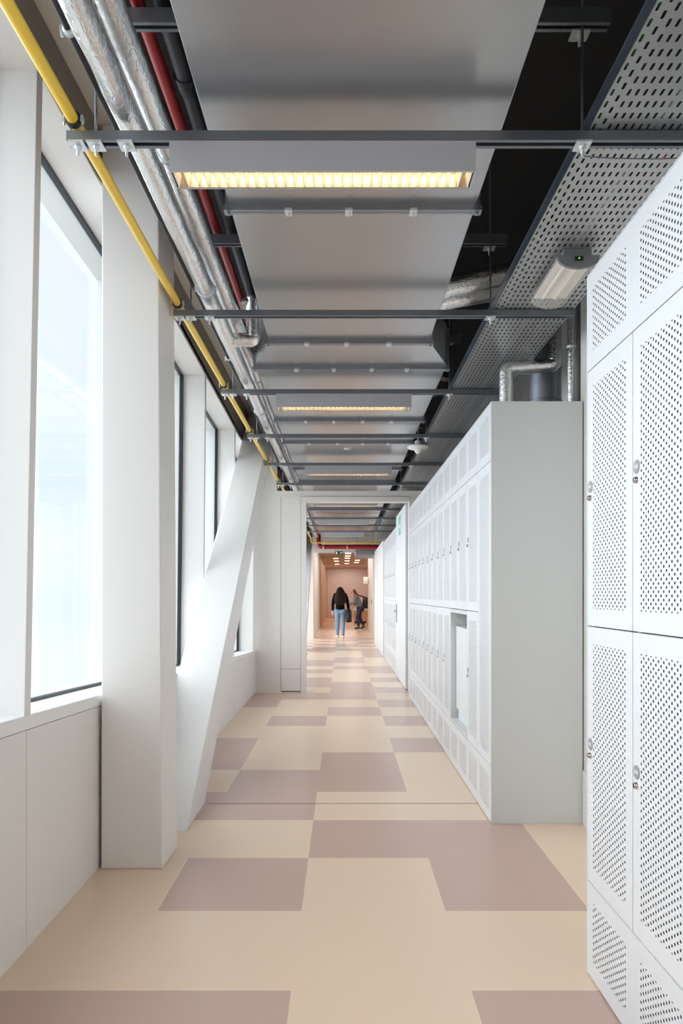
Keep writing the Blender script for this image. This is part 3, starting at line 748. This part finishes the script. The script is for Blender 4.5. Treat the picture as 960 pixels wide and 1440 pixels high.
b = MB(); b.box(0.958, 0.9745, 24.1, 24.2, 1.08, 1.22); r = thing('card_reader', (0.96, 24.15, 1.08), 'small black card reader on the far grey wall', 'card reader'); b.build('housing', M['black_rubber'], r, 0.003)

# ------------------------------------------------------------------ two people walking in the distance
def skin_into(mb, nodes, edges, root, mi=0, sub=2, tr=None):
    names = list(nodes); me = bpy.data.meshes.new('sk')
    me.from_pydata([nodes[n][0] for n in names], [(names.index(a), names.index(b)) for a, b in edges], [])
    o = bpy.data.objects.new('sk', me); COL.objects.link(o)
    sk = o.modifiers.new('Skin', 'SKIN'); sk.use_smooth_shade = True
    for i, n in enumerate(names):
        r = nodes[n][1]; r = r if isinstance(r, tuple) else (r, r)
        me.skin_vertices[0].data[i].radius = r; me.skin_vertices[0].data[i].use_root = (n == root)
    ss = o.modifiers.new('Sub', 'SUBSURF'); ss.levels = sub; ss.render_levels = sub
    dg = bpy.context.evaluated_depsgraph_get(); dg.update()
    ev = o.evaluated_get(dg); m2 = ev.to_mesh()
    mb.add([tr @ v.co for v in m2.vertices] if tr else [v.co.copy() for v in m2.vertices], [tuple(p.vertices) for p in m2.polygons], mi, True)
    ev.to_mesh_clear(); bpy.data.objects.remove(o); bpy.data.meshes.remove(me)

def ball(mb, c, r, mi, seg=12):
    prof = [(max(1e-4, r*math.sin(PI*i/8)), -r*math.cos(PI*i/8)) for i in range(9)]
    return mb.lathe(prof, c, 'z', seg, mi)

def hand_into(mb, wrist, palm, side, fwd, tr):
    """palm plus four unequal curled fingers and a thumb"""
    w, p = Vector(wrist), Vector(palm); d = (p-w).normalized(); f = Vector(fwd).normalized(); inw = Vector((-side, 0, 0))
    kn = p+d*0.045
    skin_into(mb, {'a': (tuple(w), 0.023), 'b': (tuple(p), (0.036, 0.018)), 'c': (tuple(kn), (0.036, 0.014))}, [('a','b'),('b','c')], 'b', 0, 2, tr)
    for i, (o, L) in enumerate(((0.027,0.062),(0.009,0.072),(-0.009,0.067),(-0.026,0.052))):
        b = p+d*0.035+f*o; m = b+d*L*0.5+inw*0.006; t = m+d*L*0.38+inw*L*0.34
        skin_into(mb, {'a': (tuple(b), 0.0092), 'b': (tuple(m), 0.0084), 'c': (tuple(t), 0.0072)}, [('a','b'),('b','c')], 'a', 0, 1, tr)
    b = p+f*0.024-d*0.012; m = b+f*0.028+d*0.024; t = m+d*0.034+inw*0.008
    skin_into(mb, {'a': (tuple(b), 0.012), 'b': (tuple(m), 0.0095), 'c': (tuple(t), 0.008)}, [('a','b'),('b','c')], 'a', 0, 1, tr)

def person(loc, rot, J, label, top_m, leg_m, hair_nodes, hair_edges, hair_m, shoe_m, top_name):
    """J: joints; every limb is drawn from the same joints for body and clothes"""
    tr = Matrix.Translation(Vector(loc)) @ Matrix.Rotation(rot, 4, 'Z')
    b = MB(); N = {}
    R0 = {'pelvis':(0.135,0.10),'waist':(0.115,0.085),'chest':(0.135,0.095),'neck':(0.052,0.052),'jaw':(0.060,0.066),'skull':(0.076,0.090),'crown':(0.058,0.070),'nose':(0.012,0.014)}
    for k, r in R0.items(): N[k] = (J[k], r)
    for s in 'lr':
        for k, r in (('sho',0.052),('elb',0.038),('wri',0.025),('hip',0.085),('kne',0.055),('ank',0.036),('toe',0.030)): N[k+s] = (J[k+s], r)
    E = [('pelvis','waist'),('waist','chest'),('chest','neck'),('neck','jaw'),('jaw','skull'),('skull','crown'),('jaw','nose')]
    for s in 'lr': E += [('chest','sho'+s),('sho'+s,'elb'+s),('elb'+s,'wri'+s),('pelvis','hip'+s),('hip'+s,'kne'+s),('kne'+s,'ank'+s),('ank'+s,'toe'+s)]
    skin_into(b, N, E, 'pelvis', 0, 2, tr)
    for s, sd in (('l',-1),('r',1)): hand_into(b, J['wri'+s], J['pal'+s], sd, J['fwd'+s], tr)
    jw, sk = Vector(J['jaw']), Vector(J['skull'])
    up = (sk-jw).normalized(); ff = Vector(J['nose'])-jw; ff = (ff-up*ff.dot(up)).normalized(); rt = ff.cross(up)
    for sd in (-1, 1):
        ball(b, tr @ (sk+ff*0.078+rt*0.031*sd-up*0.006), 0.012, 1)
        ball(b, tr @ (jw+up*0.045-ff*0.004+rt*0.072*sd), 0.020, 0)
    ball(b, tr @ (jw+ff*0.066-up*0.028), 0.012, 2)
    root = b.build('person', [M['skin'], M['eye'], M['lip']]); tag(root, label, 'person')
    def grow(names, add): return {n: (N[n][0], tuple(v+add for v in (N[n][1] if isinstance(N[n][1], tuple) else (N[n][1],)*2))) for n in names}
    c = MB(); n = grow(['pelvis','waist','chest','shol','shor','elbl','elbr','wril','wrir'], 0.020)
    n['neckb'] = (tuple(Vector(J['chest'])*0.25+Vector(J['neck'])*0.75), (0.066, 0.066)); n['pelvis'] = (tuple(Vector(J['pelvis'])+Vector((0,0,0.05))), (0.158,0.122)); n['hem'] = (tuple(Vector(J['pelvis'])+Vector((0,0,-0.055))), (0.158,0.120))
    skin_into(c, n, [('hem','pelvis'),('pelvis','waist'),('waist','chest'),('chest','neckb')]+[e for s in 'lr' for e in (('chest','sho'+s),('sho'+s,'elb'+s),('elb'+s,'wri'+s))], 'chest', 0, 2, tr)
    c.build(top_name, top_m, root)
    c = MB(); n = grow(['pelvis','hipl','hipr','knel','kner','ankl','ankr'], 0.014)
    skin_into(c, n, [e for s in 'lr' for e in (('pelvis','hip'+s),('hip'+s,'kne'+s),('kne'+s,'ank'+s))], 'pelvis', 0, 2, tr)
    c.build('jeans', leg_m, root)
    c = MB(); skin_into(c, hair_nodes, hair_edges, list(hair_nodes)[0], 0, 2, tr); c.build('hair', hair_m, root)
    for s in 'lr':
        c = MB(); a, t = Vector(J['ank'+s]), Vector(J['toe'+s]); d = (t-a); d.z *= 0.6
        heel = a+Vector((0,0,-0.035))-d.normalized()*0.045
        heel.z = max(heel.z, 0.042)
        skin_into(c, {'m': (tuple(a*0.4+t*0.6+Vector((0,0,0.004))), (0.048,0.040)), 'h': (tuple(heel), (0.042,0.040)), 't': (tuple(t+d.normalized()*0.05), (0.042,0.030))}, [('m','h'),('m','t')], 'm', 0, 2, tr)
        c.build('shoe', shoe_m, root)
    return root, tr

J1 = dict(pelvis=(0,0,0.93), waist=(0,0.005,1.08), chest=(0,0.01,1.29), neck=(0,0.0,1.455), jaw=(0,0.03,1.525), skull=(0,0.02,1.60), crown=(0,0.005,1.645), nose=(0,0.118,1.545),
  shol=(-0.165,0,1.39), elbl=(-0.225,-0.04,1.12), wril=(-0.235,0.03,0.89), pall=(-0.235,0.045,0.83), fwdl=(0,1,0.1),
  shor=(0.165,0,1.39), elbr=(0.235,-0.05,1.13), wrir=(0.262,0.06,0.93), palr=(0.264,0.075,0.87), fwdr=(0,1,0.1),
  hipl=(-0.088,0.01,0.87), knel=(-0.085,0.17,0.50), ankl=(-0.082,0.24,0.10), toel=(-0.085,0.36,0.045),
  hipr=(0.088,0,0.87), kner=(0.088,0.05,0.49), ankr=(0.088,-0.16,0.10), toer=(0.092,-0.04,0.045))
h1 = {'a': ((0,-0.005,1.655), (0.075,0.078)), 'b': ((0,-0.035,1.56), (0.112,0.085)), 'c': ((0,-0.085,1.43), (0.150,0.075)), 'd': ((0,-0.115,1.29), (0.185,0.070)), 'e': ((0.0,-0.115,1.16), (0.165,0.055)), 'f': ((0.0,-0.11,1.05), (0.11,0.035))}
h1e = [('a','b'),('b','c'),('c','d'),('d','e'),('e','f')]
for _s, _n in ((-1,'l'),(1,'r')):
    h1[_n+'1'] = ((_s*0.075,-0.05,1.47), 0.062); h1[_n+'2'] = ((_s*0.115,-0.075,1.33), 0.075); h1[_n+'3'] = ((_s*0.118,-0.095,1.19), 0.070); h1[_n+'4'] = ((_s*0.085,-0.105,1.07), 0.045)
    h1e += [('b',_n+'1'),(_n+'1',_n+'2'),(_n+'2',_n+'3'),(_n+'3',_n+'4')]
p1, tr1 = person((-0.085,22.25,0), 0.0, J1, 'person with long dark hair in a black top and light blue jeans walking away', M['black_knit'], M['light_denim'], h1, h1e, M['hair_dark'], M['white_shoe'], 'top')
J2 = dict(pelvis=(0,0,0.90), waist=(0,0.06,1.04), chest=(0,0.17,1.24), neck=(0,0.245,1.39), jaw=(0,0.31,1.455), skull=(0,0.315,1.535), crown=(0,0.305,1.585), nose=(0,0.405,1.465),
  shol=(-0.16,0.19,1.34), elbl=(-0.205,0.25,1.08), wril=(-0.19,0.45,0.99), pall=(-0.185,0.505,0.975), fwdl=(0,0.2,1),
  shor=(0.16,0.17,1.34), elbr=(0.21,0.10,1.08), wrir=(0.20,0.28,0.95), palr=(0.195,0.335,0.935), fwdr=(0,0.2,1),
  hipl=(-0.088,0,0.85), knel=(-0.085,0.14,0.49), ankl=(-0.082,0.06,0.10), toel=(-0.085,0.19,0.045),
  hipr=(0.088,0,0.85), kner=(0.088,0.04,0.48), ankr=(0.088,-0.14,0.13), toer=(0.09,-0.04,0.05))
h2 = {'a': ((0,0.295,1.60), (0.070,0.078)), 'b': ((0,0.255,1.53), (0.098,0.075)), 'c': ((0,0.19,1.43), (0.11,0.07)), 'd': ((0,0.11,1.32), (0.12,0.06)), 'e': ((0,0.06,1.22), (0.09,0.04))}
p2, tr2 = person((0.70,28.4,0), PI/2, J2, 'person with auburn hair in a grey top and dark jeans striding across the far hall', M['grey_knit'], M['dark_denim'], h2, [('a','b'),('b','c'),('c','d'),('d','e')], M['hair_red'], M['black_shoe'], 'top')

def bag(tr, c, w, d, h, hand, name, label, soft):
    c = Vector(c); r = thing(name, tr @ c, label, 'bag'); b = MB(); n = 14; prof = []
    levels = [(0.0,0.80),(0.06,1.0),(0.5,1.04),(0.85,0.9),(1.0,0.62)]
    vs = []
    for t, k in levels:
        for i in range(n):
            a = 2*PI*i/n; ca, sa = math.cos(a), math.sin(a)
            x = math.copysign(abs(ca)**0.6, ca)*w/2*k; y = math.copysign(abs(sa)**0.6, sa)*d/2*k
            vs.append(tr @ (c+Vector((x, y, h*t))))
    b.add(vs, [(i*n+j, i*n+(j+1) % n, (i+1)*n+(j+1) % n, (i+1)*n+j) for i in range(len(levels)-1) for j in range(n)], 0, True)
    b.add(vs[:n], [tuple(range(n))[::-1]]); b.add(vs[-n:], [tuple(range(n))])
    b.build('bag_body', M['black_leather'], r)
    for sgn in (-1, 1):
        e = MB(); hp = Vector(hand); s = Vector((0.0, sgn*d*0.28, 0)); s2 = Vector((sgn*0.012, sgn*0.012, 0))
        e.tube(rounded([tr @ (c+s+Vector((0,0,h*0.97))), tr @ (hp+s2), tr @ (c+s*0.4+Vector((0.03,0,h*0.97)))], 0.03), 0.009, 8); e.build('strap', M['black_leather'], r)
bag(tr1, (0.268,0.03,0.53), 0.19, 0.34, 0.42, (0.266,0.08,0.985), 'handbag', 'black handbag held by the dark-haired person walking away', True)
bag(tr2, (0.04,-0.22,0.84), 0.24, 0.28, 0.44, (0.14,0.14,1.405), 'shoulder_bag', 'black shoulder bag slung behind the person in the grey top', True)


# ------------------------------------------------------------------ light
w = bpy.data.worlds.new('sky'); SC.world = w; w.use_nodes = True
bg = w.node_tree.nodes['Background']; bg.inputs[1].default_value = 0.78
wt = NT(w); tc = wt.n('ShaderNodeTexCoord'); mp = wt.n('ShaderNodeMapping'); mp.inputs['Scale'].default_value = (1.0, 2.2, 5.0)
nz = wt.n('ShaderNodeTexNoise'); nz.inputs['Scale'].default_value = 1.6; nz.inputs['Detail'].default_value = 3
rp = wt.n('ShaderNodeValToRGB'); rp.color_ramp.elements[0].position = 0.35; rp.color_ramp.elements[1].position = 0.62
rp.color_ramp.elements[0].color = (0.86, 0.935, 1.0, 1); rp.color_ramp.elements[1].color = (0.96, 0.985, 1.0, 1)
wt.l(tc.outputs['Generated'], mp.inputs[0]); wt.l(mp.outputs[0], nz.inputs['Vector']); wt.l(nz.outputs['Fac'], rp.inputs[0]); wt.l(rp.outputs[0], bg.inputs[0])
def sun(name, direction, strength, angle, color=(1,1,1)):
    l = bpy.data.lights.new(name, 'SUN'); l.energy = strength; l.angle = angle; l.color = color
    o = bpy.data.objects.new(name, l); COL.objects.link(o)
    o.rotation_euler = Vector(direction).to_track_quat('-Z', 'Y').to_euler(); return o
sun('overcast_sun', (1.0, 0.0, -0.50), 3.9, math.radians(110), (0.96, 0.985, 1.0))
def area(name, loc, sx, sy, power, color, rot=(0,0,0)):
    l = bpy.data.lights.new(name, 'AREA'); l.shape = 'RECTANGLE'; l.size = sx; l.size_y = sy; l.energy = power; l.color = color
    o = bpy.data.objects.new(name, l); COL.objects.link(o); o.location = loc; o.rotation_euler = rot; return o
for i, y in enumerate((25.6, 34.0, 40.5)):  # fill lights added to brighten the far hall, besides its ceiling panels
    area('hall_fill', (0.2, y, 3.0), 1.6, 4.0, (30, 22, 36)[i], ((1.0, 0.98, 0.96), (1.0, 0.93, 0.89), (1.0, 0.94, 0.90))[i])

SC.view_settings.view_transform = 'Standard'; SC.view_settings.look = 'None'; SC.view_settings.gamma = 1.0
SC.view_settings.use_curve_mapping = False; SC.view_settings.exposure = 0.68
SC.cycles.max_bounces = 12; SC.cycles.diffuse_bounces = 6; SC.cycles.glossy_bounces = 4; SC.cycles.transparent_max_bounces = 16
SC.cycles.use_denoising = True; SC.cycles.sample_clamp_indirect = 8
